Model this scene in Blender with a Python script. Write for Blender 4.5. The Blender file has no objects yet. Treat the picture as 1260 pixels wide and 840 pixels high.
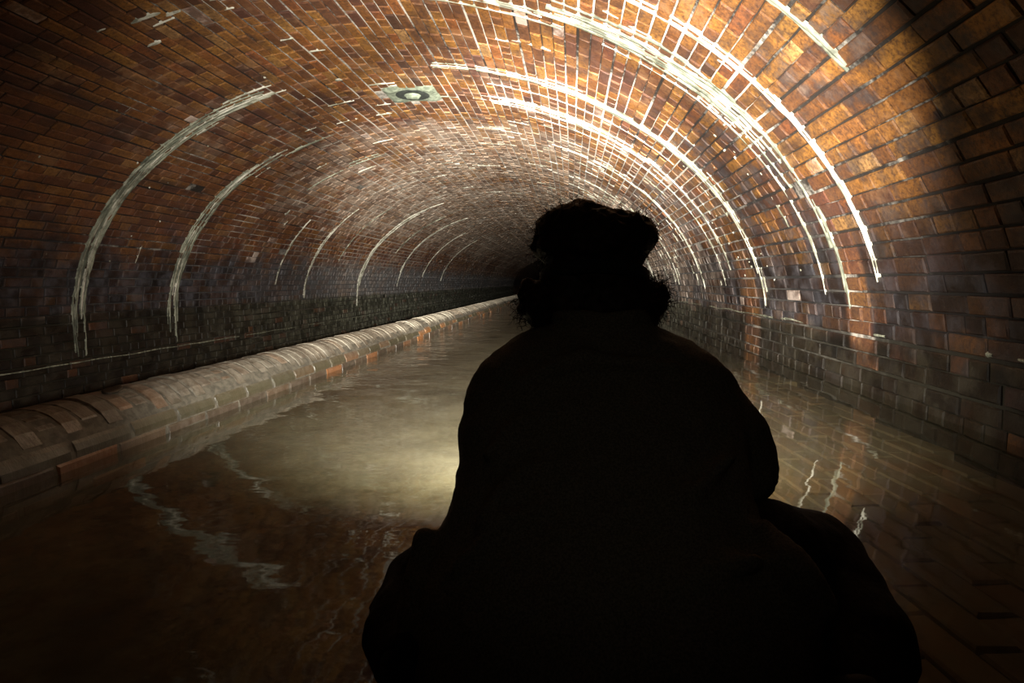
import bpy, bmesh, math, random
import numpy as np
from mathutils import Vector, Matrix, noise

random.seed(7)
rng = np.random.default_rng(7)
sc = bpy.context.scene
COL = sc.collection
R = math.radians

# ------------------------------------------------------------------ camera, world, light, exposure
H = 0.54                                   # camera height above the water (water level is z = 0)
FPX = 740.0
cam_data = bpy.data.cameras.new('camera')
cam_data.sensor_fit = 'HORIZONTAL'
cam_data.sensor_width = 36.0
cam_data.lens = FPX / 1260 * 36.0
cam_data.clip_start = 0.02
cam_data.clip_end = 300
cam = bpy.data.objects.new('camera', cam_data)
COL.objects.link(cam)
PITCH, YAW = math.atan(73 / FPX), math.atan(73 / FPX * math.cos(math.atan(73 / FPX)))
cam.location = (0, 0, H)
cam.rotation_euler = (R(90) - PITCH, 0, YAW)
sc.camera = cam

world = bpy.data.worlds.new('world')
world.use_nodes = True
world.node_tree.nodes['Background'].inputs[0].default_value = (0.0, 0.0, 0.0, 1)
world.node_tree.nodes['Background'].inputs[1].default_value = 0.0
sc.world = world
sc.view_settings.view_transform = 'Standard'
sc.view_settings.look = 'None'
sc.view_settings.gamma = 1.0
sc.view_settings.use_curve_mapping = False
sc.view_settings.exposure = 0.25

LAMP_POS = Vector((0.035, 1.345, 0.520))   # the headlamp on the person's forehead
LAMPS = [  # energy (W), cone (deg), pitch (deg, + is up), yaw (deg, + is left), blend
    (540.0, 138.0, -14.0, 5.0, 1.0),
    (1120.0, 108.0, 17.0, -1.0, 1.0),
    (6600.0, 50.0, 9.0, 6.0, 1.0),
]
LAMP_COLOR = (1.0, 0.945, 0.84)

back_lamp = bpy.data.lights.new('added_back_light', 'SPOT')     # weak lamp added behind the camera to bring out the person's back
back_lamp.energy = 0.9
back_lamp.spot_size = R(50)
back_lamp.spot_blend = 1.0
back_lamp.color = (1.0, 0.92, 0.78)
back_lamp.shadow_soft_size = 0.04
back_lamp_object = bpy.data.objects.new('added_back_light', back_lamp)
back_lamp_object.location = (0.02, -0.12, 0.82)
back_lamp_object.rotation_euler = (R(66), 0, R(-1))
COL.objects.link(back_lamp_object)

# ------------------------------------------------------------------ tunnel section
CX, CZ, EA, EB = -1.38, 0.15, 2.85, 2.05   # half ellipse: centre, half width, rise
Y0, Y1, YFAR = -0.6, 44.0, 70.0
FLOOR_R, FLOOR_L = -0.11, -0.70
LEFT_WATER = -0.46


# ------------------------------------------------------------------ helpers
def link(o, parent=None):
    COL.objects.link(o)
    if parent is not None:
        o.parent = parent
    return o


def tag(o, label=None, cat=None, group=None, kind=None):
    if label: o['label'] = label
    if cat: o['category'] = cat
    if group: o['group'] = group
    if kind: o['kind'] = kind
    return o


def mesh_obj(name, verts, faces, mat, parent=None, smooth=False):
    me = bpy.data.meshes.new(name)
    me.from_pydata([tuple(v) for v in verts], [], [tuple(f) for f in faces])
    me.materials.append(mat)
    if smooth:
        me.polygons.foreach_set('use_smooth', [True] * len(me.polygons))
    me.update()
    return link(bpy.data.objects.new(name, me), parent)


def bm_obj(name, bm, mat, parent=None, smooth=True):
    me = bpy.data.meshes.new(name)
    bm.to_mesh(me)
    bm.free()
    me.materials.append(mat)
    if smooth:
        me.polygons.foreach_set('use_smooth', [True] * len(me.polygons))
    return link(bpy.data.objects.new(name, me), parent)


def empty(name, loc=(0, 0, 0)):
    o = bpy.data.objects.new(name, None)
    o.location = loc
    o.empty_display_size = 0.1
    return link(o)


def under(o, root):
    """parent an object whose mesh is in world coordinates under an Empty that stands elsewhere"""
    o.parent = root
    o.matrix_parent_inverse = Matrix.Translation(-root.location)
    return o


# ------------------------------------------------------------------ node helper
class N:
    def __init__(self, name):
        self.m = bpy.data.materials.new(name)
        self.m.use_nodes = True
        self.t = self.m.node_tree
        self.t.nodes.clear()
        self.out = self.t.nodes.new('ShaderNodeOutputMaterial')

    def add(self, typ, **kw):
        n = self.t.nodes.new(typ)
        for k, v in kw.items():
            setattr(n, k, v)
        return n

    def put(self, sock, v):
        if v is None:
            return
        if hasattr(v, 'links') or isinstance(v, bpy.types.NodeSocket):
            self.t.links.new(v, sock)
        else:
            if sock.type == 'RGBA' and len(v) == 3:
                v = (*v, 1)
            sock.default_value = v

    def math(self, op, a, b=None, c=None, clamp=False):
        n = self.add('ShaderNodeMath', operation=op, use_clamp=clamp)
        self.put(n.inputs[0], a); self.put(n.inputs[1], b); self.put(n.inputs[2], c)
        return n.outputs[0]

    def mix(self, f, a, b, blend='MIX'):
        n = self.add('ShaderNodeMix', data_type='RGBA', blend_type=blend)
        self.put(n.inputs[0], f); self.put(n.inputs[6], a); self.put(n.inputs[7], b)
        return n.outputs[2]

    def noise(self, vec, scale, detail=3, rough=0.55):
        n = self.add('ShaderNodeTexNoise')
        self.put(n.inputs['Vector'], vec)
        n.inputs['Scale'].default_value = scale
        n.inputs['Detail'].default_value = detail
        n.inputs['Roughness'].default_value = rough
        return n.outputs[0]

    def ramp(self, v, lo, hi, a=0.0, b=1.0):
        n = self.add('ShaderNodeMapRange', interpolation_type='SMOOTHSTEP')
        self.put(n.inputs[0], v)
        n.inputs[1].default_value, n.inputs[2].default_value = lo, hi
        n.inputs[3].default_value, n.inputs[4].default_value = a, b
        return n.outputs[0]

    def cramp(self, v, stops):
        n = self.add('ShaderNodeValToRGB')
        self.put(n.inputs[0], v)
        e = n.color_ramp.elements
        while len(e) < len(stops):
            e.new(0.5)
        for el, (p, c) in zip(e, stops):
            el.position = p
            el.color = (*c, 1)
        return n.outputs[0]

    def combine(self, x, y, z):
        n = self.add('ShaderNodeCombineXYZ')
        self.put(n.inputs[0], x); self.put(n.inputs[1], y); self.put(n.inputs[2], z)
        return n.outputs[0]

    def pos(self):
        g = self.add('ShaderNodeNewGeometry')
        s = self.add('ShaderNodeSeparateXYZ')
        self.t.links.new(g.outputs['Position'], s.inputs[0])
        return g.outputs['Position'], s.outputs[0], s.outputs[1], s.outputs[2]

    def bump(self, h, strength, dist):
        n = self.add('ShaderNodeBump')
        self.put(n.inputs['Height'], h)
        self.put(n.inputs['Strength'], strength)
        n.inputs['Distance'].default_value = dist
        return n.outputs[0]

    def bsdf(self, color, rough=0.7, normal=None, spec=0.5):
        n = self.add('ShaderNodeBsdfPrincipled')
        self.put(n.inputs['Base Color'], color)
        self.put(n.inputs['Roughness'], rough)
        self.put(n.inputs['Specular IOR Level'], spec)
        if normal is not None:
            self.t.links.new(normal, n.inputs['Normal'])
        self.t.links.new(n.outputs[0], self.out.inputs[0])
        return n


def brick_rnd(n):
    """one random number per brick: an attribute in the joined meshes, the object's own number on single bricks"""
    a = n.add('ShaderNodeAttribute', attribute_name='brick_number')
    o = n.add('ShaderNodeObjectInfo')
    has = n.math('GREATER_THAN', a.outputs['Fac'], 0.00001)
    mx = n.add('ShaderNodeMix', data_type='FLOAT')
    n.put(mx.inputs[0], has); n.put(mx.inputs[2], o.outputs['Random']); n.put(mx.inputs[3], a.outputs['Fac'])
    return mx.outputs[0]


def tunnel_coords(n):
    """position, x, y, z and the running length round the vault"""
    p, x, y, z = n.pos()
    ax = n.math('MULTIPLY', n.math('SUBTRACT', x, CX), 1.0 / EA)
    az = n.math('MULTIPLY', n.math('SUBTRACT', z, CZ), 1.0 / EB)
    th = n.math('ARCTAN2', az, ax)
    return p, x, y, z, th


def stain_masks(n, p, x, y, z, th):
    """lime film, streaks that run round the ring, tar and algae bands: wear of the wall, the same on bricks and mortar"""
    arc = n.math('MULTIPLY', th, 2.45)
    ring = n.combine(n.math('MULTIPLY', y, 9.0), n.math('MULTIPLY', arc, 0.9), 0.0)
    s1 = n.noise(ring, 1.0, 4, 0.6)
    broad = n.noise(p, 0.55, 3, 0.5)
    fine = n.noise(p, 5.0, 4, 0.65)
    # more lime from 4.5 m on and round the crown
    crown = n.math('MULTIPLY', n.ramp(z, 1.0, 2.0), n.ramp(y, 3.0, 8.0))
    right = n.math('MULTIPLY', n.ramp(x, 0.3, 1.2), n.ramp(y, 3.2, 5.0))
    wet = n.math('ADD', n.math('MULTIPLY', crown, 0.13), n.math('MULTIPLY', right, 0.08))
    wet = n.math('ADD', wet, n.math('MULTIPLY', n.ramp(y, 4.0, 11.0), 0.07))
    streak = n.ramp(n.math('ADD', s1, wet), 0.72, 0.88)
    film = n.ramp(n.math('ADD', n.math('ADD', n.math('MULTIPLY', broad, 0.6), n.math('MULTIPLY', fine, 0.4)), n.math('MULTIPLY', wet, 1.5)), 0.58, 0.84)
    # slate-coloured band on both walls above the water
    wob = n.math('MULTIPLY', n.math('SUBTRACT', n.noise(p, 2.2, 4, 0.7), 0.5), 0.7)
    zb = n.math('ADD', z, wob)
    band = n.math('MULTIPLY', n.ramp(zb, 0.10, 0.30), n.ramp(zb, 1.05, 0.66))
    zu = n.math('SUBTRACT', zb, n.math('MULTIPLY', n.ramp(x, 0.1, 0.9), 0.62))
    upper = n.math('MULTIPLY', n.ramp(zu, 1.35, 0.75), n.ramp(x, -0.5, 0.7, 0.50, 0.80))
    band_hi = n.math('MAXIMUM', band, n.math('MULTIPLY', upper, n.ramp(fine, 0.40, 0.60)))
    # strips where seeping water has kept the bricks clean
    dy = n.math('ABSOLUTE', n.math('SUBTRACT', n.math('ADD', y, n.math('MULTIPLY', wob, 0.06)), 3.20))
    strip = n.math('MULTIPLY', n.ramp(dy, 0.15, 0.10), n.math('MULTIPLY', n.ramp(x, 0.6, 0.9), n.ramp(z, 0.16, 0.26)))
    dy2 = n.math('ABSOLUTE', n.math('SUBTRACT', n.math('ADD', y, n.math('MULTIPLY', wob, 0.1)), 5.05))
    strip = n.math('MAXIMUM', strip, n.math('MULTIPLY', n.ramp(dy2, 0.25, 0.12), n.math('MULTIPLY', n.ramp(x, 0.6, 0.9), 0.7)))
    clean = n.math('SUBTRACT', 1.0, n.math('MULTIPLY', strip, 0.9))
    band_hi = n.math('MULTIPLY', band_hi, clean)
    algae = n.math('MULTIPLY', n.ramp(n.math('ADD', z, n.math('MULTIPLY', wob, 0.18)), 0.33, 0.22), clean)
    return streak, film, band_hi, algae, fine


def make_brick_material(name='brick', vault=True):
    n = N(name)
    p, x, y, z, th = tunnel_coords(n)
    r = brick_rnd(n)
    col = n.cramp(r, [(0.0, (.070, .036, .023)), (0.10, (.130, .054, .024)), (0.30, (.190, .076, .024)), (0.50, (.250, .106, .026)),
                      (0.68, (.300, .136, .030)), (0.84, (.245, .080, .026)), (0.95, (.330, .160, .036)), (1.0, (.36, .20, .08))])
    streak, film, band, algae, fine = stain_masks(n, p, x, y, z, th)
    r2 = n.math('FRACT', n.math('MULTIPLY', r, 37.7))
    r3 = n.math('FRACT', n.math('MULTIPLY', r, 91.3))
    grain = n.noise(p, 55.0, 5, 0.78)
    col = n.mix(n.ramp(grain, 0.36, 0.58, 0.80, 0.0), col, (.060, .028, .018))
    col = n.mix(n.ramp(grain, 0.58, 0.72, 0.0, 0.35), col, (.42, .24, .12))
    # patches of darker bricks
    patch = n.ramp(n.math('ADD', n.noise(p, 1.15, 3, 0.55), n.math('MULTIPLY', n.math('SUBTRACT', r2, 0.5), 0.25)), 0.50, 0.66)
    col = n.mix(n.math('MULTIPLY', patch, 0.62), col, (.070, .032, .028))
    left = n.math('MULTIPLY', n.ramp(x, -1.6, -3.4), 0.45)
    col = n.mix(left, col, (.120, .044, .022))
    # dirt that has run along the courses, and blotches that do not keep to the bricks
    run = n.noise(n.combine(n.math('MULTIPLY', y, 0.8), n.math('MULTIPLY', th, 9.0), 0.0), 1.0, 5, 0.65)
    col = n.mix(n.math('MULTIPLY', n.ramp(run, 0.52, 0.66), 0.70), col, (.045, .026, .022))
    blot = n.noise(p, 3.4, 5, 0.7)
    col = n.mix(n.math('MULTIPLY', n.ramp(blot, 0.50, 0.68), 0.62), col, (.050, .028, .020))
    col = n.mix(n.math('MULTIPLY', n.ramp(blot, 0.46, 0.34), 0.30), col, (.36, .20, .10))
    # slate-coloured band: darker close by, paler further up the tunnel
    bfac = n.math('MULTIPLY', band, n.ramp(r3, 0.0, 0.9, 0.97, 0.72))
    slate = n.mix(n.ramp(fine, 0.40, 0.66), (.010, .009, .010), (.070, .073, .088))
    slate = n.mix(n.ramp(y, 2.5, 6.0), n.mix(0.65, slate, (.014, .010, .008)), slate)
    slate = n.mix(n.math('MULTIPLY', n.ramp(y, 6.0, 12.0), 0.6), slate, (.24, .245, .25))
    col = n.mix(bfac, col, slate)
    # lime
    col = n.mix(n.math('MULTIPLY', film, n.ramp(r2, 0.0, 1.0, 0.30, 0.85)), col, (.44, .34, .26))
    col = n.mix(n.math('MULTIPLY', streak, n.ramp(grain, 0.35, 0.55, 0.25, 0.85)), col, (.62, .58, .50))
    lime_brick = n.math('MULTIPLY', n.math('GREATER_THAN', r3, 0.990), n.math('GREATER_THAN', y, 2.9))
    col = n.mix(n.math('MULTIPLY', lime_brick, n.ramp(blot, 0.40, 0.58, 0.75, 0.1)), col, (.58, .48, .42))
    if vault:
        alg = n.mix(n.ramp(fine, 0.40, 0.64), (.006, .0055, .004), (.026, .022, .014))
        alg = n.mix(n.math('MULTIPLY', n.ramp(y, 5.0, 11.0), 0.75), alg, n.mix(n.ramp(fine, .4, .6), (.05, .055, .04), (.16, .165, .12)))
        col = n.mix(n.math('MULTIPLY', algae, n.ramp(r2, 0.90, 0.97, 0.95, 0.45)), col, alg)
    rough = n.ramp(n.noise(p, 9.0, 3, 0.6), 0.35, 0.65, 0.36, 0.70)
    nrm = n.bump(n.math('ADD', grain, n.math('MULTIPLY', fine, 1.2)), 0.75, 0.006)
    n.bsdf(col, rough, nrm, n.ramp(y, 2.2, 6.0, 0.16, 0.45))
    return n.m


def make_mortar_material():
    n = N('mortar')
    p, x, y, z, th = tunnel_coords(n)
    streak, film, band, algae, fine = stain_masks(n, p, x, y, z, th)
    big = n.noise(p, 1.4, 3, 0.6)
    grain = n.noise(p, 30.0, 4, 0.7)
    f = n.math('ADD', n.math('MULTIPLY', big, 0.75), n.math('MULTIPLY', grain, 0.25))
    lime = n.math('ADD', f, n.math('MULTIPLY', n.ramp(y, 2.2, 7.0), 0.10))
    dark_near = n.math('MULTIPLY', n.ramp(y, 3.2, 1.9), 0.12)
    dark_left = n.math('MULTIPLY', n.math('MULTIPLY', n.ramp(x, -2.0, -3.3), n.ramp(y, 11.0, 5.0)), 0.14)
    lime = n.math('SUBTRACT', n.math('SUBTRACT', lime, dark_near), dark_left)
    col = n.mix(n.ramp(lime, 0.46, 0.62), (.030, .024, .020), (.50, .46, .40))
    col = n.mix(n.math('MULTIPLY', band, 0.88), col, n.mix(n.ramp(y, 2.5, 7.0), (.016, .014, .013), (.06, .06, .065)))
    col = n.mix(n.math('MULTIPLY', algae, 0.85), col, (.022, .020, .013))
    nrm = n.bump(grain, 0.7, 0.004)
    n.bsdf(col, 0.8, nrm, 0.12)
    return n.m


def make_far_material():
    """the vault beyond the modelled bricks, where a course is under two pixels"""
    n = N('far_brickwork')
    p, x, y, z, th = tunnel_coords(n)
    streak, film, band, algae, fine = stain_masks(n, p, x, y, z, th)
    uv = n.combine(y, n.math('MULTIPLY', th, 2.45), 0.0)
    b = n.add('ShaderNodeTexBrick')
    n.put(b.inputs['Vector'], uv)
    for k, v in (('Scale', 1.0), ('Mortar Size', 0.006), ('Brick Width', 0.225), ('Row Height', 0.077), ('Bias', 0.0)):
        b.inputs[k].default_value = v
    b.inputs['Color1'].default_value = (.10, .045, .022, 1)
    b.inputs['Color2'].default_value = (.30, .11, .035, 1)
    b.inputs['Mortar'].default_value = (.30, .27, .22, 1)
    col = n.mix(n.math('MULTIPLY', film, 0.6), b.outputs['Color'], (.42, .33, .26))
    col = n.mix(n.math('MULTIPLY', band, 0.85), col, n.mix(n.ramp(fine, .4, .66), (.03, .03, .035), (.125, .130, .160)))
    n.bsdf(col, 0.5, n.bump(b.outputs['Fac'], -0.5, 0.006), 0.5)
    return n.m


def make_coping_material():
    n = N('coping_brick')
    p, x, y, z = n.pos()
    r = brick_rnd(n)
    grain = n.noise(p, 26.0, 5, 0.7)
    ringv = n.combine(n.math('MULTIPLY', x, 1.2), n.math('MULTIPLY', y, 12.0), z)
    stre = n.noise(ringv, 2.0, 4, 0.65)
    col = n.cramp(r, [(0.0, (.050, .034, .023)), (0.45, (.080, .050, .030)), (0.7, (.105, .066, .038)), (0.9, (.21, .085, .030)), (1.0, (.32, .12, .025))])
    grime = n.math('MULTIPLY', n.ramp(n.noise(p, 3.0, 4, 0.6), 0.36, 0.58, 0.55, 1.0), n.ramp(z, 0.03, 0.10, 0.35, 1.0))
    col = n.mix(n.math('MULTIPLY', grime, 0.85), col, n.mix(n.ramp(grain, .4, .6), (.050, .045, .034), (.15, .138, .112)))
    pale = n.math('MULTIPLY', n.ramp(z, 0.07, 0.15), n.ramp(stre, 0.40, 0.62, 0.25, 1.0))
    pale = n.math('MULTIPLY', pale, n.ramp(y, 1.8, 5.0, 0.12, 0.95))  # pale film thinned at the near end; its dimness is put into the colour
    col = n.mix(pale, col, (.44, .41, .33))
    green = n.math('MULTIPLY', n.ramp(z, 0.12, 0.06), n.ramp(z, 0.015, 0.045))
    col = n.mix(n.math('MULTIPLY', green, n.ramp(r, 0.70, 0.80, 0.75, 0.15)), col, (.055, .052, .028))
    rough = n.ramp(stre, 0.35, 0.65, 0.28, 0.55)
    n.bsdf(col, rough, n.bump(n.math('ADD', grain, stre), 0.6, 0.005), 0.5)
    return n.m


def make_lime_material(name='calcite', dark=(.20, .20, .14), pale=(.66, .64, .54)):
    n = N(name)
    p, x, y, z = n.pos()
    a = n.noise(n.combine(n.math('MULTIPLY', y, 30.0), n.math('MULTIPLY', x, 5.0), n.math('MULTIPLY', z, 5.0)), 1.0, 5, 0.7)
    b = n.noise(p, 6.0, 4, 0.7)
    col = n.mix(n.ramp(a, 0.36, 0.62), dark, pale)
    col = n.mix(n.ramp(b, 0.50, 0.66, 0.0, 0.8), col, tuple(v * 0.6 for v in dark))
    n.bsdf(col, 0.6, n.bump(a, 0.8, 0.008), 0.4)
    return n.m


def simple(name, col, rough=0.7, grain=None, bump=0.3, spec=0.4):
    n = N(name)
    p, x, y, z = n.pos()
    g = n.noise(p, grain or 40.0, 4, 0.65)
    c = n.mix(n.ramp(g, 0.35, 0.65), tuple(v * 0.6 for v in col), tuple(min(1, v * 1.25) for v in col))
    n.bsdf(c, rough, n.bump(g, bump, 0.004), spec)
    return n.m


def make_floor_material():
    n = N('silt')
    p, x, y, z = n.pos()
    a = n.noise(p, 2.2, 5, 0.65)
    b = n.noise(p, 14.0, 5, 0.7)
    col = n.mix(n.ramp(a, 0.36, 0.64), (.085, .078, .054), (.19, .178, .125))
    col = n.mix(n.ramp(b, 0.45, 0.65, 0.0, 0.5), col, (.075, .062, .035))
    n.bsdf(col, 0.9, n.bump(b, 0.5, 0.01), 0.2)
    return n.m


def make_floor_brick_material():
    n = N('paving_brick')
    p, x, y, z = n.pos()
    r = brick_rnd(n)
    a = n.noise(p, 3.0, 4, 0.65)
    b = n.noise(p, 24.0, 4, 0.7)
    col = n.cramp(r, [(0.0, (.10, .065, .036)), (0.4, (.145, .092, .050)), (0.75, (.16, .075, .038)), (1.0, (.19, .115, .055))])
    col = n.mix(n.ramp(a, 0.36, 0.62, 0.25, 0.85), col, (.15, .128, .080))
    col = n.mix(n.ramp(b, 0.5, 0.7, 0, 0.35), col, (.08, .06, .03))
    n.bsdf(col, 0.8, n.bump(b, 0.4, 0.006), 0.3)
    return n.m


def make_water_material():
    n = N('water')
    p, x, y, z = n.pos()
    w1 = n.noise(n.combine(n.math('MULTIPLY', x, 1.0), n.math('MULTIPLY', y, 1.3), 0.0), 2.3, 2, 0.5)
    w2 = n.noise(n.combine(n.math('MULTIPLY', x, 1.0), n.math('MULTIPLY', y, 1.8), 0.0), 9.0, 2, 0.5)
    # livelier ripples by the dividing wall further up
    live = n.math('MULTIPLY', n.ramp(x, -0.5, -1.2), n.ramp(y, 2.0, 4.5))
    h = n.math('ADD', w1, n.math('MULTIPLY', w2, n.math('ADD', 0.10, n.math('MULTIPLY', live, 0.22))))
    nrm = n.bump(h, n.ramp(n.math('ADD', n.math('MULTIPLY', live, 1.0), n.ramp(x, 0.4, -0.5, 0.0, 0.20)), 0.0, 1.0, 0.028, 0.19), 0.10)
    # reflection by Schlick's formula, the same from above and below: the water passes light straight through
    geo = n.add('ShaderNodeNewGeometry')
    dt = n.add('ShaderNodeVectorMath', operation='DOT_PRODUCT')
    n.t.links.new(nrm, dt.inputs[0]); n.t.links.new(geo.outputs['Incoming'], dt.inputs[1])
    co = n.math('SUBTRACT', 1.0, n.math('ABSOLUTE', dt.outputs['Value']), clamp=True)
    fr = n.math('MULTIPLY_ADD', n.math('POWER', co, 5.0), 0.98, 0.02)
    gl = n.add('ShaderNodeBsdfGlossy'); gl.inputs['Roughness'].default_value = 0.03
    gl.inputs['Color'].default_value = (1, 1, 1, 1)
    n.t.links.new(nrm, gl.inputs['Normal'])
    tr = n.add('ShaderNodeBsdfTransparent'); tr.inputs['Color'].default_value = (.66, .645, .55, 1)
    df = n.add('ShaderNodeBsdfDiffuse')
    mot = n.noise(p, 1.6, 5, 0.65)
    n.put(df.inputs['Color'], n.mix(n.ramp(mot, 0.36, 0.62), (.08, .075, .052), (.17, .16, .11)))
    body = n.add('ShaderNodeMixShader')
    murk = n.ramp(x, 0.75, -0.25, 0.12, 0.24)
    n.put(body.inputs[0], murk)
    n.t.links.new(tr.outputs[0], body.inputs[1]); n.t.links.new(df.outputs[0], body.inputs[2])
    top = n.add('ShaderNodeMixShader')
    n.put(top.inputs[0], fr)
    n.t.links.new(body.outputs[0], top.inputs[1]); n.t.links.new(gl.outputs[0], top.inputs[2])
    n.t.links.new(top.outputs[0], n.out.inputs[0])
    return n.m


M_BRICK = make_brick_material()
M_MORTAR = make_mortar_material()
M_FAR = make_far_material()
M_COPING = make_coping_material()
M_LIME = make_lime_material()
M_LIME_GREY = make_lime_material('grey_green_calcite', (.10, .11, .08), (.36, .37, .28))
M_SILT = make_floor_material()
M_PAVE = make_floor_brick_material()
M_WATER = make_water_material()
M_BED = simple('dark_mortar', (.10, .09, .068), 0.8, 30)
M_STONE = simple('grey_green_stone', (.20, .23, .17), 0.7, 24, 0.6)
M_STONE_DARK = simple('dark_stone', (.035, .04, .035), 0.6, 24, 0.6)
M_JACKET = simple('dark_cloth', (.105, .088, .062), 0.95, 320, 0.25, 0.1)
M_TROUSERS = simple('black_cloth', (.022, .018, .015), 0.95, 140, 0.35, 0.1)
M_BOOT = simple('black_rubber', (.010, .010, .010), 0.6, 60, 0.2)
M_HAIR = simple('dark_brown_hair', (.022, .012, .007), 0.7, 90, 0.2, 0.25)
M_SKIN = simple('skin', (.38, .20, .13), 0.6, 60, 0.1)
M_STRAP = simple('black_elastic', (.012, .012, .013), 0.9, 200, 0.2)
M_PLASTIC = simple('grey_plastic', (.05, .05, .055), 0.45, 80, 0.05)
M_DEBRIS = simple('wet_leaf', (.020, .014, .008), 0.5, 60, 0.4)
M_PEBBLE = simple('pale_pebble', (.50, .48, .44), 0.35, 60, 0.3)


# ------------------------------------------------------------------ bricks
def brick_variant(k, L, W, D=0.03):
    """unit: length along local x, height along local y, front face towards +z at z = 0; 9 faces, a little uneven"""
    rr = random.Random(100 + k)
    j = lambda a: rr.uniform(-a, a)
    c = 0.006
    hx, hy = L / 2, W / 2
    v = []
    for z, ins in ((-D, 0.0), (-0.005, 0.0), (0.0, c)):
        for sx, sy in ((-1, -1), (1, -1), (1, 1), (-1, 1)):
            v.append((sx * (hx - ins) + j(0.003), sy * (hy - ins) + j(0.002), z + (j(0.0016) if z > -0.02 else 0)))
    f = []
    for a in (0, 4):
        for i in range(4):
            k2 = (i + 1) % 4
            f.append((a + i, a + k2, a + 4 + k2, a + 4 + i))
    f.append((8, 9, 10, 11))
    return np.array(v), f


class BrickKit:
    def __init__(self, name, mat, sizes, n_var=5, D=0.03):
        self.mat, self.name = mat, name
        self.var = {}
        for key, (L, W) in sizes.items():
            lst = []
            for k in range(n_var):
                v, f = brick_variant(hash((round(L * 1e4), round(W * 1e4), k)) % 10007, L, W, D)
                me = bpy.data.meshes.new(name)
                me.from_pydata([tuple(q) for q in v], [], f)
                me.materials.append(mat)
                lst.append((v, np.array(f), me))
            self.var[key] = lst
        self.n_var = n_var


def frame_dirs():
    """world -> picture, for choosing which bricks show largest"""
    m = cam.rotation_euler.to_matrix().transposed()
    return np.array(m)


CAMR = frame_dirs()


def project(pts):
    q = (np.asarray(pts) - np.array([0, 0, H])) @ CAMR.T
    d = -q[:, 2]
    dd = np.where(d > 0.05, d, 0.05)
    return np.stack([630 + FPX * q[:, 0] / dd, 420 - FPX * q[:, 1] / dd], 1), d


def lay_bricks(kit, items, parent, name='brick', limit=300, stuff_name='brickwork'):
    """items: (key, matrix 4x4 numpy, number). The ones that show largest become parts, the rest one part."""
    n = len(items)
    corners = []
    for key, M, num in items:
        v = kit.var[key][0][0][8:12]
        corners.append(v @ M[:3, :3].T + M[:3, 3])
    P = np.array(corners)
    uv, d = project(P.reshape(-1, 3))
    uv, d = uv.reshape(n, 4, 2), d.reshape(n, 4)
    x, y = uv[..., 0], uv[..., 1]
    area = 0.5 * np.abs((x * np.roll(y, -1, 1) - np.roll(x, -1, 1) * y).sum(1))
    c = uv.mean(1)
    ok = (d.min(1) > 0.3) & (c[:, 0] > 0) & (c[:, 0] < 1260) & (c[:, 1] > 0) & (c[:, 1] < 840)
    # what the figure covers shows nothing
    ok &= ~((c[:, 0] > 575) & (c[:, 0] < 915) & (c[:, 1] > 420))
    score = np.where(ok, area, -1)
    order = np.argsort(-score)
    single = set(int(i) for i in order[:limit] if score[i] > 0)
    V, F, A, off = [], [], [], 0
    for i, (key, M, num) in enumerate(items):
        k = i % kit.n_var
        v, f, me = kit.var[key][k]
        if i in single:
            o = bpy.data.objects.new(name, me)
            o.matrix_world = Matrix(M.tolist())
            COL.objects.link(o)
            o.parent = parent
            if parent.type == 'EMPTY':
                o.matrix_parent_inverse = Matrix.Translation(-parent.location)
        else:
            V.append(v @ M[:3, :3].T + M[:3, 3]); F.append(f + off); off += len(v)
            A.append(np.full(len(v), num))
    if not V:
        return
    V, F, A = np.concatenate(V), np.concatenate(F), np.concatenate(A)
    me = bpy.data.meshes.new(stuff_name)
    me.from_pydata(V.tolist(), [], F.tolist())
    at = me.attributes.new('brick_number', 'FLOAT', 'POINT')
    at.data.foreach_set('value', A.astype(np.float32))
    me.materials.append(kit.mat)
    o = bpy.data.objects.new(stuff_name, me)
    COL.objects.link(o)
    o.parent = parent
    if parent.type == 'EMPTY':
        o.matrix_parent_inverse = Matrix.Translation(-parent.location)
    o['kind'] = 'stuff'
    return o


def mat4(xa, ya, za, loc):
    M = np.eye(4)
    M[:3, 0], M[:3, 1], M[:3, 2], M[:3, 3] = xa, ya, za, loc
    return M


# section curve by arc length: right wall up, over the vault, left wall down
def section_table():
    pts = []
    for z in np.linspace(-0.20, CZ, 30)[:-1]:
        pts.append((CX + EA, z))
    for t in np.linspace(0, math.pi, 700):
        pts.append((CX + EA * math.cos(t), CZ + EB * math.sin(t)))
    for z in np.linspace(CZ, -0.75, 60)[1:]:
        pts.append((CX - EA, z))
    pts = np.array(pts)
    s = np.concatenate([[0], np.cumsum(np.hypot(*np.diff(pts, axis=0).T))])
    return pts, s


SEC, SECS = section_table()


def sec_at(s):
    x = np.interp(s, SECS, SEC[:, 0]); z = np.interp(s, SECS, SEC[:, 1])
    e = 0.01
    tx = np.interp(s + e, SECS, SEC[:, 0]) - np.interp(s - e, SECS, SEC[:, 0])
    tz = np.interp(s + e, SECS, SEC[:, 1]) - np.interp(s - e, SECS, SEC[:, 1])
    l = math.hypot(tx, tz)
    t = np.array([tx / l, 0, tz / l])
    nrm = np.array([-t[2], 0, t[0]])          # inward: to the left of the running direction
    return np.array([x, 0, z]), t, nrm


# split into wall_right, ceiling, wall_left where the curve leans over
S_R = float(SECS[np.argmin(np.hypot(SEC[:, 0] - (CX + EA * math.cos(R(38))), SEC[:, 1] - (CZ + EB * math.sin(R(38)))))])
S_L = float(SECS[np.argmin(np.hypot(SEC[:, 0] - (CX + EA * math.cos(R(142))), SEC[:, 1] - (CZ + EB * math.sin(R(142)))))])
PITCH_C = 0.0775


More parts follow.
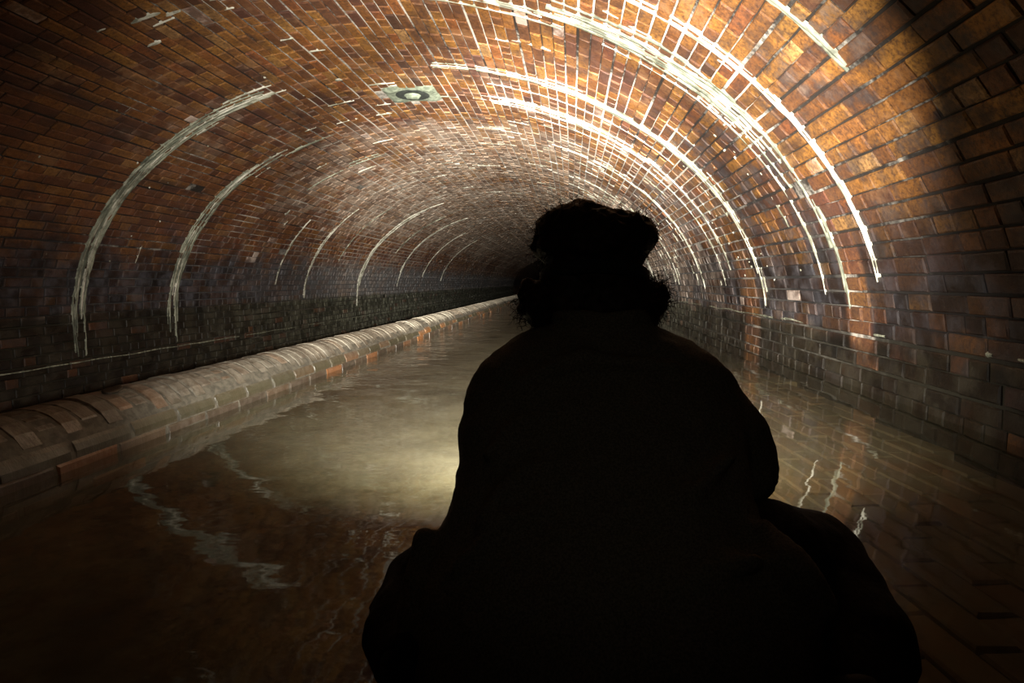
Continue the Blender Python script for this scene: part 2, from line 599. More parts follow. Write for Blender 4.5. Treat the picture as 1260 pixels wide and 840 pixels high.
def shell(name, s0, s1, ya, yb, mat, off, parent=None):
    ss = np.linspace(s0, s1, max(8, int((s1 - s0) / 0.08)))
    V, F = [], []
    for y in (ya, yb):
        for s in ss:
            p, t, nr = sec_at(s)
            q = p - nr * off
            V.append((q[0], y, q[2]))
    m = len(ss)
    for i in range(m - 1):
        F.append((i, i + 1, m + i + 1, m + i))
    return mesh_obj(name, V, F, mat, parent, True)


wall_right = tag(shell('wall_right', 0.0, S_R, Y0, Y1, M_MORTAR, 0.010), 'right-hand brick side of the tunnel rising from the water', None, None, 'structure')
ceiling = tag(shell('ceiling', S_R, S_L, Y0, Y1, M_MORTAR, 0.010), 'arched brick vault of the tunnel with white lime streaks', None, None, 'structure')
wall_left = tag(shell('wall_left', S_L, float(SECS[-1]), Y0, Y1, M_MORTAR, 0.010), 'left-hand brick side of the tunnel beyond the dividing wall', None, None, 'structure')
for par, a, b in ((wall_right, 0.0, S_R), (ceiling, S_R, S_L), (wall_left, S_L, float(SECS[-1]))):
    shell('far_brickwork', a, b, Y1, YFAR, M_FAR, 0.002, par)

vault_kit = BrickKit('brick', M_BRICK, {'stretcher': (0.215, 0.068), 'header': (0.1035, 0.068), 'closer': (0.155, 0.068)})
PLATE_Y, PLATE_TH = (5.21, 5.64), (R(86.0), R(95.6))


def inside_plate(p, y):
    th = math.atan2((p[2] - CZ) / EB, (p[0] - CX) / EA)
    return PLATE_TH[0] < th < PLATE_TH[1] and PLATE_Y[0] < y < PLATE_Y[1]


groups = {'wall_right': [], 'ceiling': [], 'wall_left': []}
n_courses = int(SECS[-1] / PITCH_C)
for c in range(n_courses):
    s = (c + 0.5) * PITCH_C
    p, t, nr = sec_at(s)
    which = 'wall_right' if s < S_R else ('ceiling' if s < S_L else 'wall_left')
    head = (c % 5 == 2)
    y = Y0 - random.uniform(0, 0.2) - (0.11 if c % 2 else 0.0)
    wander = random.uniform(0, 10)
    while y < Y1:
        rr = random.random()
        key = 'header' if (head and rr < 0.92) or (not head and rr < 0.13) else ('closer' if rr > 0.95 else 'stretcher')
        L = {'header': 0.1035, 'stretcher': 0.215, 'closer': 0.155}[key]
        yc = y + L / 2 + 0.005
        y += L + 0.010
        if yc + L / 2 > Y1 or inside_plate(p, yc):
            continue
        if random.random() < 0.003 and yc > 2:
            proud = -0.016                                   # a spalled brick, sunk back
        else:
            proud = random.gauss(0, 0.0018)
        a = random.gauss(0, 0.006)
        wob = 0.004 * math.sin(yc * 0.9 + wander)
        xa = np.array([0.0, 1.0, 0.0]) * math.cos(a) + t * math.sin(a)
        ya = t * math.cos(a) - np.array([0.0, 1.0, 0.0]) * math.sin(a)
        # front face must look inward; local axes right-handed
        za = np.cross(xa, ya)
        if np.dot(za, nr) < 0:
            xa = -xa
            za = np.cross(xa, ya)
        tilt = random.gauss(0, 0.008)
        za = za + xa * tilt; za /= np.linalg.norm(za)
        xa = np.cross(ya, za)
        loc = p + nr * proud + t * wob + np.array([0, yc, 0])
        groups[which].append((key, mat4(xa, ya, za, loc), random.uniform(0.001, 1.0)))
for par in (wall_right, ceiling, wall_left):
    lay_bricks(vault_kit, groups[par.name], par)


# ------------------------------------------------------------------ white lime streaks that run round the vault
def vault_point(th, y, lift=0.0):
    x = CX + EA * math.cos(th); z = CZ + EB * math.sin(th)
    if th < 0: x, z = CX + EA, CZ + EB * th
    if th > math.pi: x, z = CX - EA, CZ - EB * (th - math.pi)
    nx, nz = -math.cos(th) / EA, -math.sin(th) / EB
    if th < 0: nx, nz = -1, 0
    if th > math.pi: nx, nz = 1, 0
    l = math.hypot(nx, nz)
    return Vector((x + nx / l * lift, y, z + nz / l * lift))


def streak(bm, y0, th0, th1, width, thick, seed, strands=3, breaks=0.25):
    """several lumpy strands side by side, each a ribbon with a raised middle, broken where the lime has not run"""
    rr = random.Random(seed)
    for k in range(strands):
        yk = y0 + (rr.uniform(-0.5, 0.5) * width if strands > 1 else 0)
        a = th0 + (th1 - th0) * (rr.uniform(0, 0.25) if k else 0)
        b = th1 - (th1 - th0) * (rr.uniform(0, 0.25) if k else 0)
        nseg = max(6, int(abs(b - a) * 2.4 / 0.03))
        wk = width / strands * rr.uniform(0.9, 1.7)
        ph = rr.uniform(0, 100)
        prev = None
        for i in range(nseg + 1):
            u = i / nseg
            th = a + (b - a) * u
            gap = noise.noise((ph, th * 3.1, 1.0)) < -0.55 + breaks * 0.9 - 0.25
            w = wk * (0.55 + 0.8 * abs(noise.noise((ph, th * 7, 3.0))) + 0.45 * noise.noise((ph, th * 23, 8.0)))
            w *= min(1.0, 5 * u + 0.15) * min(1.0, 5 * (1 - u) + 0.15)
            w = max(w, 0.002)
            yc = yk + 0.05 * width / 0.05 * 0.3 * noise.noise((ph, th * 4, 5.0)) + 0.006 * noise.noise((ph, th * 30, 2.0))
            tk = thick * (0.6 + 0.6 * abs(noise.noise((ph, th * 12, 9.0))))
            ring = [bm.verts.new(vault_point(th, yc - w / 2, -0.006)), bm.verts.new(vault_point(th, yc - w / 4 + rr.uniform(-.15, .15) * w, tk * 0.8)),
                    bm.verts.new(vault_point(th, yc + w * rr.uniform(0.05, 0.28), tk)), bm.verts.new(vault_point(th, yc + w / 2, -0.006))]
            if prev is not None and not gap:
                for q in range(3):
                    bm.faces.new((prev[q], prev[q + 1], ring[q + 1], ring[q]))
            prev = None if gap else ring
    loose = [v for v in bm.verts if not v.link_faces]
    for v in loose:
        bm.verts.remove(v)


STREAKS = [  # y, start and end angle round the vault (deg), width, thickness, strands, breaks, grey?
    (2.93, 62, 11, 0.060, 0.009, 2, 0.0, 0), (2.90, 70, 40, 0.030, 0.006, 2, 0.45, 0),
    (3.36, 66, 26, 0.230, 0.010, 8, 0.12, 1), (3.40, 64, 44, 0.10, 0.009, 3, 0.4, 0), (3.31, 27, 6, 0.10, 0.006, 4, 0.5, 1),
    (3.56, 58, 9, 0.040, 0.007, 2, 0.15, 0), (3.52, 87, 60, 0.12, 0.007, 5, 0.45, 0),
    (4.66, 84, 6, 0.12, 0.010, 4, 0.15, 0), (4.70, 84, 30, 0.13, 0.006, 4, 0.25, 1), (5.0, 76, 40, 0.025, 0.006, 1, 0.4, 0),
    (5.45, 80, 44, 0.24, 0.008, 7, 0.45, 0), (5.45, 50, 14, 0.12, 0.008, 3, 0.45, 0), (5.75, 70, 10, 0.04, 0.008, 2, 0.5, 0), (6.7, 66, 9, 0.06, 0.008, 2, 0.5, 0),
    (8.2, 60, 10, 0.07, 0.009, 2, 0.5, 0), (10.5, 52, 8, 0.08, 0.010, 2, 0.5, 0),
    (2.34, 50, 34.0, 0.065, 0.009, 2, 0.0, 1),
    (4.79, 112, 187, 0.170, 0.011, 9, 0.10, 1), (4.81, 109, 134, 0.09, 0.010, 3, 0.30, 0), (4.80, 130, 178, 0.10, 0.012, 3, 0.35, 0), (4.68, 110, 119, 0.03, 0.008, 1, 0.1, 0),
    (6.02, 124, 187, 0.150, 0.011, 7, 0.15, 1), (6.05, 122, 146, 0.06, 0.010, 2, 0.35, 0), (6.02, 150, 176, 0.08, 0.012, 2, 0.4, 0), (6.15, 112, 124, 0.05, 0.009, 2, 0.4, 1),
    (7.3, 108, 132, 0.10, 0.009, 3, 0.55, 1), (8.2, 140, 170, 0.05, 0.010, 2, 0.45, 0), (9.2, 132, 176, 0.08, 0.012, 2, 0.4, 0), (10.2, 126, 160, 0.05, 0.010, 2, 0.5, 1),
    (11.6, 112, 182, 0.20, 0.015, 4, 0.2, 0), (13.0, 118, 150, 0.08, 0.012, 2, 0.4, 1), (14.2, 112, 172, 0.16, 0.015, 3, 0.25, 0), (16.5, 122, 165, 0.10, 0.015, 2, 0.35, 0),
    (19.0, 124, 168, 0.14, 0.016, 2, 0.35, 0),
]
for i, (y, a, b, w, tk, ns, br, grey) in enumerate(STREAKS):
    bm = bmesh.new()
    streak(bm, y, R(a), R(b), w, tk, 900 + i, ns, br)
    if bm.verts:
        bm_obj('lime_streak', bm, M_LIME_GREY if grey else M_LIME, ceiling)
    else:
        bm.free()
# short dabs of lime all over, too many and too small to pick apart
bm = bmesh.new()
rr = random.Random(31)
for y, a, b, w in ((3.40, 114, 110, .035), (3.44, 110, 108, .025), (3.49, 112.5, 109.5, .03), (3.42, 104, 102.5, .03), (4.3, 100, 97.5, .035), (3.0, 44, 42, .02), (3.65, 116, 114, .03)):
    streak(bm, y, R(a), R(b), w, .006, int(y * 1000), 1, 0)
for k in range(60):      # small drips
    y, th = rr.uniform(2.4, 5.5), rr.choice((rr.uniform(100, 165), rr.uniform(10, 40)))
    if th < 50 and y < 3.2: continue
    streak(bm, y, R(th), R(th + rr.uniform(.25, .5)), rr.uniform(.008, .016), .006, 5000 + k, 1, 0)
for k in range(190):
    y = rr.uniform(2.6, 12) ** 1.0
    th = rr.gauss(70, 32) if k % 3 else rr.uniform(8, 60)
    if not 8 < th < 172 or (th < 50 and y < 3.4): continue
    l = rr.uniform(1.2, 6.5)
    streak(bm, y, R(th), R(th + l), rr.uniform(.010, .030) * (1 + y * 0.08), .005, 2000 + k, 1, 0)
o = bm_obj('lime_dab', bm, M_LIME, ceiling)
o['kind'] = 'stuff'
# pale line along each wall where the water has stood
for nm, par, xw, z0, y_a, y_b, seed in (('tide_mark', wall_right, CX + EA, 0.285, 1.7, 24, 5), ('tide_mark', wall_left, CX - EA, -0.15, 3.0, 24, 6)):
    V, F = [], []
    sgn = -1 if par is wall_right else 1
    prev = False
    y = y_a
    k = 0
    while y < y_b:
        gapn = noise.noise((seed, y * 1.6, 0.3)) < (-0.12 if par is wall_right else -0.45)
        if par is wall_right and y < 3.2:
            gapn = gapn or noise.noise((seed, y * 14, 4.0)) < 0.02
        w = 0.006 + 0.012 * abs(noise.noise((seed, y * 9, 2.0)))
        zc = z0 + 0.012 * noise.noise((seed, y * 2.5, 7.0))
        # wall curves in above the springing
        def xw_at(z): return (CX + (EA if sgn < 0 else -EA) * (math.sqrt(max(0, 1 - ((z - CZ) / EB) ** 2)) if z > CZ else 1.0))
        for dz, lift in ((-w, -0.005), (-w * .3, .003), (w * .4, .004), (w, -0.005)):
            V.append((xw_at(zc + dz) + sgn * lift, y, zc + dz))
        if prev and not gapn:
            b = len(V) - 8
            for q in range(3):
                F.append((b + q, b + q + 1, b + q + 5, b + q + 4))
        prev = not gapn
        y += 0.02 + y * 0.005
    mesh_obj(nm, V, F, M_LIME_GREY, par, True)

# stone block with a round boss set in the crown
th_m = (PLATE_TH[0] + PLATE_TH[1]) / 2
pl = empty('stone_block', vault_point(th_m, sum(PLATE_Y) / 2))
tag(pl, 'square grey-green stone with a round boss set in the brick crown', 'stone')
nw, nl = 8, 8
V, F = [], []
rr = random.Random(3)
for j in range(nl + 1):
    for i in range(nw + 1):
        e = i in (0, nw) or j in (0, nl)
        th = PLATE_TH[0] + (PLATE_TH[1] - PLATE_TH[0]) * i / nw
        y = PLATE_Y[0] + (PLATE_Y[1] - PLATE_Y[0]) * j / nl
        d = math.hypot(i - nw / 2, j - nl / 2)
        V.append(vault_point(th, y, (-0.012 if e else 0.016 - 0.018 * max(0, 1 - abs(d - 2.2) / 1.4)) + rr.uniform(-.002, .002)))
for j in range(nl):
    for i in range(nw):
        b = j * (nw + 1) + i
        F.append((b, b + 1, b + nw + 2, b + nw + 1))
under(mesh_obj('slab', V, F, M_STONE, None, True), pl)


def vault_ring(name, r0, r1, l0, l1, mat, seg=28):
    yc = sum(PLATE_Y) / 2
    V, F = [], []
    prof = ((r0, l0), ((r0 + r1) / 2, l1), (r1, l0)) if r0 > 0 else ((0.001, l1), (r1 * .7, l1), (r1, l0))
    for k in range(seg):
        a = 2 * math.pi * k / seg
        for r_, l_ in prof:
            V.append(vault_point(th_m + math.cos(a) * r_ / EA, yc + math.sin(a) * r_, l_))
    for k in range(seg):
        b, c = k * 3, ((k + 1) % seg) * 3
        for q in range(2):
            F.append((b + q, b + q + 1, c + q + 1, c + q))
    return under(mesh_obj(name, V, F, mat, None, True), pl)


vault_ring('dark_rim', 0.06, 0.15, 0.006, 0.016, M_STONE_DARK)
vault_ring('boss', 0.0, 0.075, 0.004, 0.034, M_STONE)

# ------------------------------------------------------------------ dividing wall with its rounded brick coping
WX, WR = -1.60, 0.17
div = empty('dividing_wall', (WX, 3.0, FLOOR_R))
tag(div, 'low brick wall with rounded coping running up the tunnel between two channels', 'low wall', None, 'thing')
core = []
prof = [(WX + WR - 0.003, -0.2)]
for k in range(13):
    a = math.pi * k / 12
    prof.append((WX + (WR - 0.003) * math.cos(a), (WR - 0.003) * math.sin(a)))
prof.append((WX - WR + 0.012, -0.72))
V = [(x, y, z) for y in (Y0, YFAR) for x, z in prof]
m = len(prof)
F = [(i, m + i, m + i + 1, i + 1) for i in range(m - 1)]
under(mesh_obj('core', V, F, M_BED, None, True), div)


def arc_brick(k, a0, a1, ly, nseg):
    """a brick cut to the round of the coping, its length round the curve, its thickness along the wall; local y = 0 at its middle"""
    rr = random.Random(500 + k)
    j = lambda s: rr.uniform(-s, s)
    V, F = [], []
    c = 0.006
    rows = []
    for q in range(nseg + 1):
        a = a0 + (a1 - a0) * q / nseg
        end = q in (0, nseg)
        r_hi = WR + j(0.0015) - (0.004 if end else 0)
        r_lo = WR - 0.03
        row = []
        for y_, r_ in ((-ly / 2, r_lo), (-ly / 2, r_hi - c), (-ly / 2 + c, r_hi), (ly / 2 - c, r_hi), (ly / 2, r_hi - c), (ly / 2, r_lo)):
            row.append(len(V))
            V.append((r_ * math.cos(a), y_ + j(0.0012), r_ * math.sin(a)))
        rows.append(row)
    for q in range(nseg):
        for i in range(5):
            F.append((rows[q][i], rows[q][i + 1], rows[q + 1][i + 1], rows[q + 1][i]))
    F.append(tuple(rows[0][::-1])); F.append(tuple(rows[-1]))
    return np.array(V), F


class ArcKit:
    pass


def lay_coping(name, a0, a1, ly, gap, nseg, y0, limit):
    kit = []
    for k in range(4):
        v, f = arc_brick(k + int(a0 * 100), a0, a1, ly, nseg)
        me = bpy.data.meshes.new(name)
        me.from_pydata(v.tolist(), [], f)
        me.materials.append(M_COPING)
        kit.append((v, f, me))
    y, i = y0, 0
    V, F, A, off = [], [], [], 0
    n_single = 0
    while y < Y1:
        yc = y + ly / 2
        y += ly + gap
        v, f, me = kit[i % 4]
        dx, dz = random.gauss(0, .0012), random.gauss(0, .0016)
        if n_single < limit and yc > 1.2:
            o = bpy.data.objects.new(name, me)
            o.location = (WX + dx, yc, dz)
            COL.objects.link(o)
            under(o, div)
            n_single += 1
        else:
            V.append(v + np.array([WX + dx, yc, dz])); A.append(np.full(len(v), random.uniform(.001, 1)))
            F += [tuple(q + off for q in ff) for ff in f]; off += len(v)
        i += 1
    if V:
        me = bpy.data.meshes.new(name + '_run')
        me.from_pydata(np.concatenate(V).tolist(), [], F)
        at = me.attributes.new('brick_number', 'FLOAT', 'POINT')
        at.data.foreach_set('value', np.concatenate(A).astype(np.float32))
        me.materials.append(M_COPING)
        o = under(link(bpy.data.objects.new(name + '_run', me)), div)
        o['kind'] = 'stuff'


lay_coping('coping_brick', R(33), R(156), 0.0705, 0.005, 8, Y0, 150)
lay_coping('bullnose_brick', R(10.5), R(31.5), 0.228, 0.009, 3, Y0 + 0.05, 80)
face_kit = BrickKit('brick', M_COPING, {'stretcher': (0.225, 0.066)})
items = []
for row, zc in ((0, -0.005), (1, -0.080)):
    y = Y0 + (0.12 if row else 0.0)
    while y < Y1:
        yc = y + 0.1125
        items.append(('stretcher', mat4(np.array([0, 1.0, 0]), np.array([0, 0, 1.0]), np.array([1.0, 0, 0]), np.array([WX + WR - 0.001 + random.gauss(0, .0015), yc, zc])), random.uniform(.001, 1)))
        y += 0.235
lay_bricks(face_kit, items, div, limit=60)

# ------------------------------------------------------------------ floor, silt, water
def grid_mesh(name, x0, x1, nx, ys, zf, mat, parent=None):
    V, F = [], []
    for y in ys:
        for i in range(nx + 1):
            x = x0 + (x1 - x0) * i / nx
            V.append((x, y, zf(x, y)))
    for j in range(len(ys) - 1):
        for i in range(nx):
            b = j * (nx + 1) + i
            F.append((b, b + 1, b + nx + 2, b + nx + 1))
    return mesh_obj(name, V, F, mat, parent, True)


def silt_z(x, y):
    n_ = noise.noise((x * 1.3, y * 1.1, 0.0)) * 0.014 + noise.noise((x * 5, y * 4, 3.0)) * 0.006
    cover = 1.0 / (1.0 + math.exp((x - 0.05 - 0.10 * noise.noise((y * 0.8, 2.0, 1.0))) / 0.06))
    return -0.142 + 0.062 * cover + n_ * cover


ys = list(np.linspace(Y0, 6, 90)) + list(np.linspace(6.3, YFAR, 40))
floor = tag(grid_mesh('floor', WX + WR - 0.02, CX + EA + 0.03, 60, ys, silt_z, M_SILT), 'silty brick bed of the channel under shallow water', None, None, 'structure')
grid_mesh('lower_bed', CX - EA - 0.02, WX - WR + 0.02, 10, [Y0, 10, 30, YFAR], lambda x, y: FLOOR_L, M_SILT, floor)
pave_kit = BrickKit('paving_brick', M_PAVE, {'stretcher': (0.222, 0.083)}, D=0.05)
items = []
SK = math.atan(83 / FPX)                     # the courses of the bed run a little askew to the tunnel
ux, uy = np.array([-math.sin(SK), math.cos(SK), 0]), np.array([-math.cos(SK), -math.sin(SK), 0])
for c in range(-14, 22):
    for k in range(-3, 24):
        base = np.array([0.75, 1.2, -0.108]) - uy * 0.0 + uy * (-c) * 0.090 + ux * ((k - 6) * 0.230 + (0.115 if c % 2 else 0) + 0.03 * math.sin(c * 3.3))
        x, y = base[0], base[1]
        if x < -0.15 or x > CX + EA - 0.03 or y < 0.5 or y > 4.6:
            continue
        a = random.gauss(0, .004)
        xa = ux * math.cos(a) + uy * math.sin(a); ya = uy * math.cos(a) - ux * math.sin(a)
        items.append(('stretcher', mat4(xa, ya, np.array([0, 0, 1.0]), base + np.array([0, 0, random.gauss(0, .002)])), random.uniform(.001, 1)))
lay_bricks(pave_kit, items, floor, name='paving_brick', limit=300, stuff_name='paving')

V = [(WX + WR - 0.03, Y0, 0), (CX + EA + 0.02, Y0, 0), (CX + EA + 0.02, YFAR, 0), (WX + WR - 0.03, YFAR, 0)]
water = tag(mesh_obj('water', V, [(0, 1, 2, 3)], M_WATER), 'shallow murky water filling the wide channel round the crouching person', None, None, 'structure')
V = [(CX - EA - 0.02, Y0, LEFT_WATER), (WX - WR + 0.03, Y0, LEFT_WATER), (WX - WR + 0.03, YFAR, LEFT_WATER), (CX - EA - 0.02, YFAR, LEFT_WATER)]
tag(mesh_obj('water', V, [(0, 1, 2, 3)], M_WATER), 'dark low water in the far channel behind the dividing wall', None, None, 'structure')


# ------------------------------------------------------------------ the person
def W(px, py, d):
    """point of the line of sight through a pixel at y = d"""
    v = Vector(((px - 630) / FPX, (420 - py) / FPX, -1.0))
    v = cam.rotation_euler.to_matrix() @ v
    return Vector((0, 0, H)) + v * (d / v.y)


def ell(bm, c, r, rot=None, seg=20, rings=14):
    M = Matrix.Translation(c)
    if rot is not None:
        M = M @ rot
    M = M @ Matrix.Diagonal((r[0], r[1], r[2], 1))
    bmesh.ops.create_uvsphere(bm, u_segments=seg, v_segments=rings, radius=1.0, matrix=M)


def cap(bm, a, b, ra, rb, n=9, seg=14):
    a, b = Vector(a), Vector(b)
    ax = (b - a)
    L = ax.length
    q = ax.to_track_quat('Z', 'Y').to_matrix().to_4x4()
    M = Matrix.Translation(a) @ q
    rings = []
    for k in range(5):
        t = -math.pi / 2 + math.pi / 2 * k / 4
        rings.append((ra * math.sin(t), ra * math.cos(t)))
    for k in range(1, n):
        u = k / n
        rings.append((L * u, ra + (rb - ra) * u))
    for k in range(5):
        t = math.pi / 2 * k / 4
        rings.append((L + rb * math.sin(t), rb * math.cos(t)))
    prev = None
    for z, r_ in rings:
        r_ = max(r_, 1e-4)
        ring = [bm.verts.new(M @ Vector((r_ * math.cos(2 * math.pi * i / seg), r_ * math.sin(2 * math.pi * i / seg), z))) for i in range(seg)]
        if prev:
            for i in range(seg):
                bm.faces.new((prev[i], prev[(i + 1) % seg], ring[(i + 1) % seg], ring[i]))
        else:
            bm.faces.new(ring[::-1])
        prev = ring
    bm.faces.new(prev)


def chain(bm, pts, rs):
    for (a, ra), (b, rb) in zip(zip(pts, rs), list(zip(pts, rs))[1:]):
        cap(bm, a, b, ra, rb)


def organic(name, bm, mat, parent, voxel=0.009, smooth=6, disp=None):
    o = bm_obj(name, bm, mat, parent)
    r_ = o.modifiers.new('remesh', 'REMESH'); r_.mode = 'VOXEL'; r_.voxel_size = voxel; r_.use_smooth_shade = True
    s_ = o.modifiers.new('smooth', 'SMOOTH'); s_.factor = 0.5; s_.iterations = smooth
    if disp:
        tex = bpy.data.textures.new(name + '_folds', 'CLOUDS'); tex.noise_scale = disp[1]; tex.noise_depth = 2
        d_ = o.modifiers.new('folds', 'DISPLACE'); d_.texture = tex; d_.strength = disp[0]; d_.mid_level = 0.5; d_.texture_coords = 'GLOBAL'
    return o


person = empty('person', (0.03, 0.95, FLOOR_R))
tag(person, 'person seen from behind crouching in the water in dark clothes with curly hair', 'person')

HEAD = W(731, 330, 1.17)
NECK = W(738, 408, 1.12)
PEL = Vector((0.045, 0.885, 0.10))
SH_L, SH_R = W(607, 478, 1.08), W(868, 480, 1.08)
EL_L, EL_R = Vector((-0.160, 1.12, 0.175)), W(915, 578, 1.06)
WR_L, WR_R = Vector((-0.020, 1.225, 0.13)), Vector((0.115, 1.215, 0.14))
HIP_L, HIP_R = Vector((-0.065, 0.875, 0.10)), Vector((0.155, 0.875, 0.10))
KN_L, KN_R = W(513, 712, 0.98), W(1000, 692, 1.03)
AN_L, AN_R = Vector((-0.215, 0.78, -0.03)), Vector((0.365, 0.76, -0.03))


def hand(bm, wrist, fwd, side, up, sgn):
    """palm, four bent fingers of unequal length, a thumb off the side of the palm"""
    f, s, u = fwd.normalized(), side.normalized(), up.normalized()
    palm = wrist + f * 0.05
    rot = Matrix((s, f, u)).transposed().to_4x4()
    ell(bm, palm, (0.040, 0.050, 0.016), rot)
    cap(bm, wrist - f * 0.03, wrist + f * 0.02, 0.024, 0.022)
    for k, ln in enumerate((0.068, 0.078, 0.072, 0.056)):
        o_ = palm + f * 0.040 + s * (-0.030 + 0.020 * k) * sgn
        a1 = o_ + f * ln * 0.45 - u * 0.006
        a2 = a1 + f * ln * 0.26 - u * ln * 0.22
        a3 = a2 + f * ln * 0.08 - u * ln * 0.28
        cap(bm, o_, a1, 0.0088, 0.0084, 4, 10); cap(bm, a1, a2, 0.0084, 0.0078, 4, 10); cap(bm, a2, a3, 0.0078, 0.0068, 4, 10)
    t0 = wrist + f * 0.022 - s * 0.028 * sgn
    t1 = t0 - s * 0.030 * sgn + f * 0.026 - u * 0.004
    t2 = t1 + f * 0.030 - s * 0.006 * sgn - u * 0.008
    cap(bm, t0, t1, 0.013, 0.010, 4, 10); cap(bm, t1, t2, 0.010, 0.0082, 4, 10)


# body: head with a face, neck, trunk, arms with hands, legs; one surface
bm = bmesh.new()
ell(bm, HEAD + Vector((0, 0.005, 0.012)), (0.074, 0.094, 0.100))
ell(bm, HEAD + Vector((0, 0.045, -0.045)), (0.058, 0.056, 0.066))          # jaw
cap(bm, HEAD + Vector((0, 0.094, 0.005)), HEAD + Vector((0, 0.116, -0.030)), 0.008, 0.014, 4)   # nose
for s in (-1, 1):
    ell(bm, HEAD + Vector((s * 0.031, 0.094, 0.012)), (0.014, 0.010, 0.008), None, 10, 8)       # eyes
    ell(bm, HEAD + Vector((s * 0.030, 0.090, 0.028)), (0.020, 0.010, 0.006), None, 10, 8)       # brows
    ell(bm, HEAD + Vector((s * 0.076, 0.004, -0.008)), (0.010, 0.022, 0.034), None, 12, 8)      # ears
for dz in (-0.054, -0.066):
    ell(bm, HEAD + Vector((0, 0.096, dz)), (0.024, 0.010, 0.006), None, 12, 8)                   # lips
ell(bm, HEAD + Vector((0, 0.086, -0.094)), (0.022, 0.018, 0.016), None, 12, 8)                   # chin
cap(bm, NECK + Vector((0, -0.02, -0.03)), HEAD + Vector((0, -0.01, -0.06)), 0.060, 0.055)
mid = (SH_L + SH_R) / 2
chain(bm, [PEL + Vector((0, .03, 0)), PEL.lerp(mid, 0.5) + Vector((0, 0.035, 0)), mid + Vector((0, 0.0, -0.06))], [0.09, 0.085, 0.078])
cap(bm, SH_L + Vector((0.06, 0, -0.02)), SH_R + Vector((-0.03, 0, -0.02)), 0.06, 0.06)
for sh, el_, wr, sg in ((SH_L + Vector((0.05, 0, -0.01)), EL_L + Vector((0.02, 0, 0)), WR_L, -1), (SH_R, EL_R, WR_R, 1)):
    chain(bm, [sh, el_, wr], [0.042, 0.036, 0.024])
    fw = (wr - el_).normalized()
    up_ = Vector((0, 0, 1)); sd = fw.cross(up_).normalized()
    hand(bm, wr, fw, sd, sd.cross(fw), sg)
for hp, kn, an in ((HIP_L, KN_L, AN_L), (HIP_R, KN_R, AN_R)):
    chain(bm, [hp, kn, an], [0.068, 0.040, 0.030])
body = organic('body', bm, M_SKIN, None, 0.0055, 3)
under(body, person)

# jacket, a size larger than the trunk, loose over the hips
bm = bmesh.new()
back = [  # pixel row, left edge, right edge, distance of the middle of the trunk, half depth
    (402, 662, 812, 1.12, 0.070), (420, 624, 852, 1.11, 0.085), (446, 594, 884, 1.10, 0.100), (478, 576, 903, 1.08, 0.115), (520, 567, 912, 1.05, 0.130),
    (562, 567, 918, 1.01, 0.140), (604, 560, 925, 0.97, 0.145), (645, 541, 940, 0.93, 0.150), (690, 520, 972, 0.89, 0.155), (735, 505, 1002, 0.855, 0.155), (790, 500, 1006, 0.82, 0.15), (850, 505, 985, 0.80, 0.13)]
seg = 28
prev = None
for i, (py, xl, xr, d, hd) in enumerate(back):
    L_, R_ = W(xl, py, d), W(xr, py, d)
    c_ = (L_ + R_) / 2
    hw = (R_ - L_).length / 2
    ring = []
    for k in range(seg):
        a = 2 * math.pi * k / seg
        ca, sa = math.cos(a), math.sin(a)
        e = 0.80
        x_ = hw * math.copysign(abs(ca) ** e, ca)
        y_ = hd * math.copysign(abs(sa) ** e, sa)
        ring.append(bm.verts.new(c_ + (R_ - L_).normalized() * x_ + Vector((0, y_, 0))))
    if prev:
        for k in range(seg):
            bm.faces.new((prev[k], prev[(k + 1) % seg], ring[(k + 1) % seg], ring[k]))
    else:
        bm.faces.new(ring[::-1])
    prev = ring
bm.faces.new(prev)
bmesh.ops.recalc_face_normals(bm, faces=bm.faces)
# sleeves
chain(bm, [SH_R + Vector((-0.03, 0, 0)), SH_R.lerp(EL_R, 0.5) + Vector((0.004, 0, 0)), EL_R, EL_R.lerp(WR_R, 0.4), WR_R.lerp(EL_R, 0.12)], [0.078, 0.066, 0.062, 0.052, 0.040])
chain(bm, [SH_L + Vector((0.05, 0.0, 0)), SH_L.lerp(EL_L, 0.5) + Vector((0.02, 0, 0)), EL_L + Vector((0.02, 0, 0)), EL_L.lerp(WR_L, 0.4), WR_L.lerp(EL_L, 0.12)], [0.080, 0.066, 0.058, 0.050, 0.040])
# collar, folds at the hem and across the back
for k in range(14):
    a0, a1 = 2 * math.pi * k / 14, 2 * math.pi * (k + 1) / 14
    cc = W(738, 389, 1.125)
    cap(bm, cc + Vector((math.cos(a0) * .078, math.sin(a0) * .07, 0)), cc + Vector((math.cos(a1) * .078, math.sin(a1) * .07, 0)), .017, .017, 2, 8)
chain(bm, [W(940, 655, .86), W(962, 690, .82), W(985, 716, .80), W(1008, 744, .79)], [.018, .030, .032, .022])
chain(bm, [W(524, 660, .88), W(508, 720, .83), W(503, 790, .78)], [.016, .022, .020])
for pts in ([(640, 470), (720, 440), (830, 452)], [(600, 560), (640, 520), (720, 500)], [(590, 640), (640, 580), (740, 560)], [(900, 560), (860, 600), (780, 640)],
            [(560, 700), (620, 640), (700, 620)], [(930, 690), (880, 700), (800, 740)]):
    dd = {440: .995, 452: .99, 470: .985, 500: .955, 520: .945, 560: .90, 580: .885, 600: .865, 620: .845, 640: .83, 690: .785, 700: .78, 740: .745}
    chain(bm, [W(x, y_, dd[y_] + 0.012) for x, y_ in pts], [.010, .016, .010])
jacket = under(organic('jacket', bm, M_JACKET, None, 0.008, 5, (0.016, 0.06)), person)

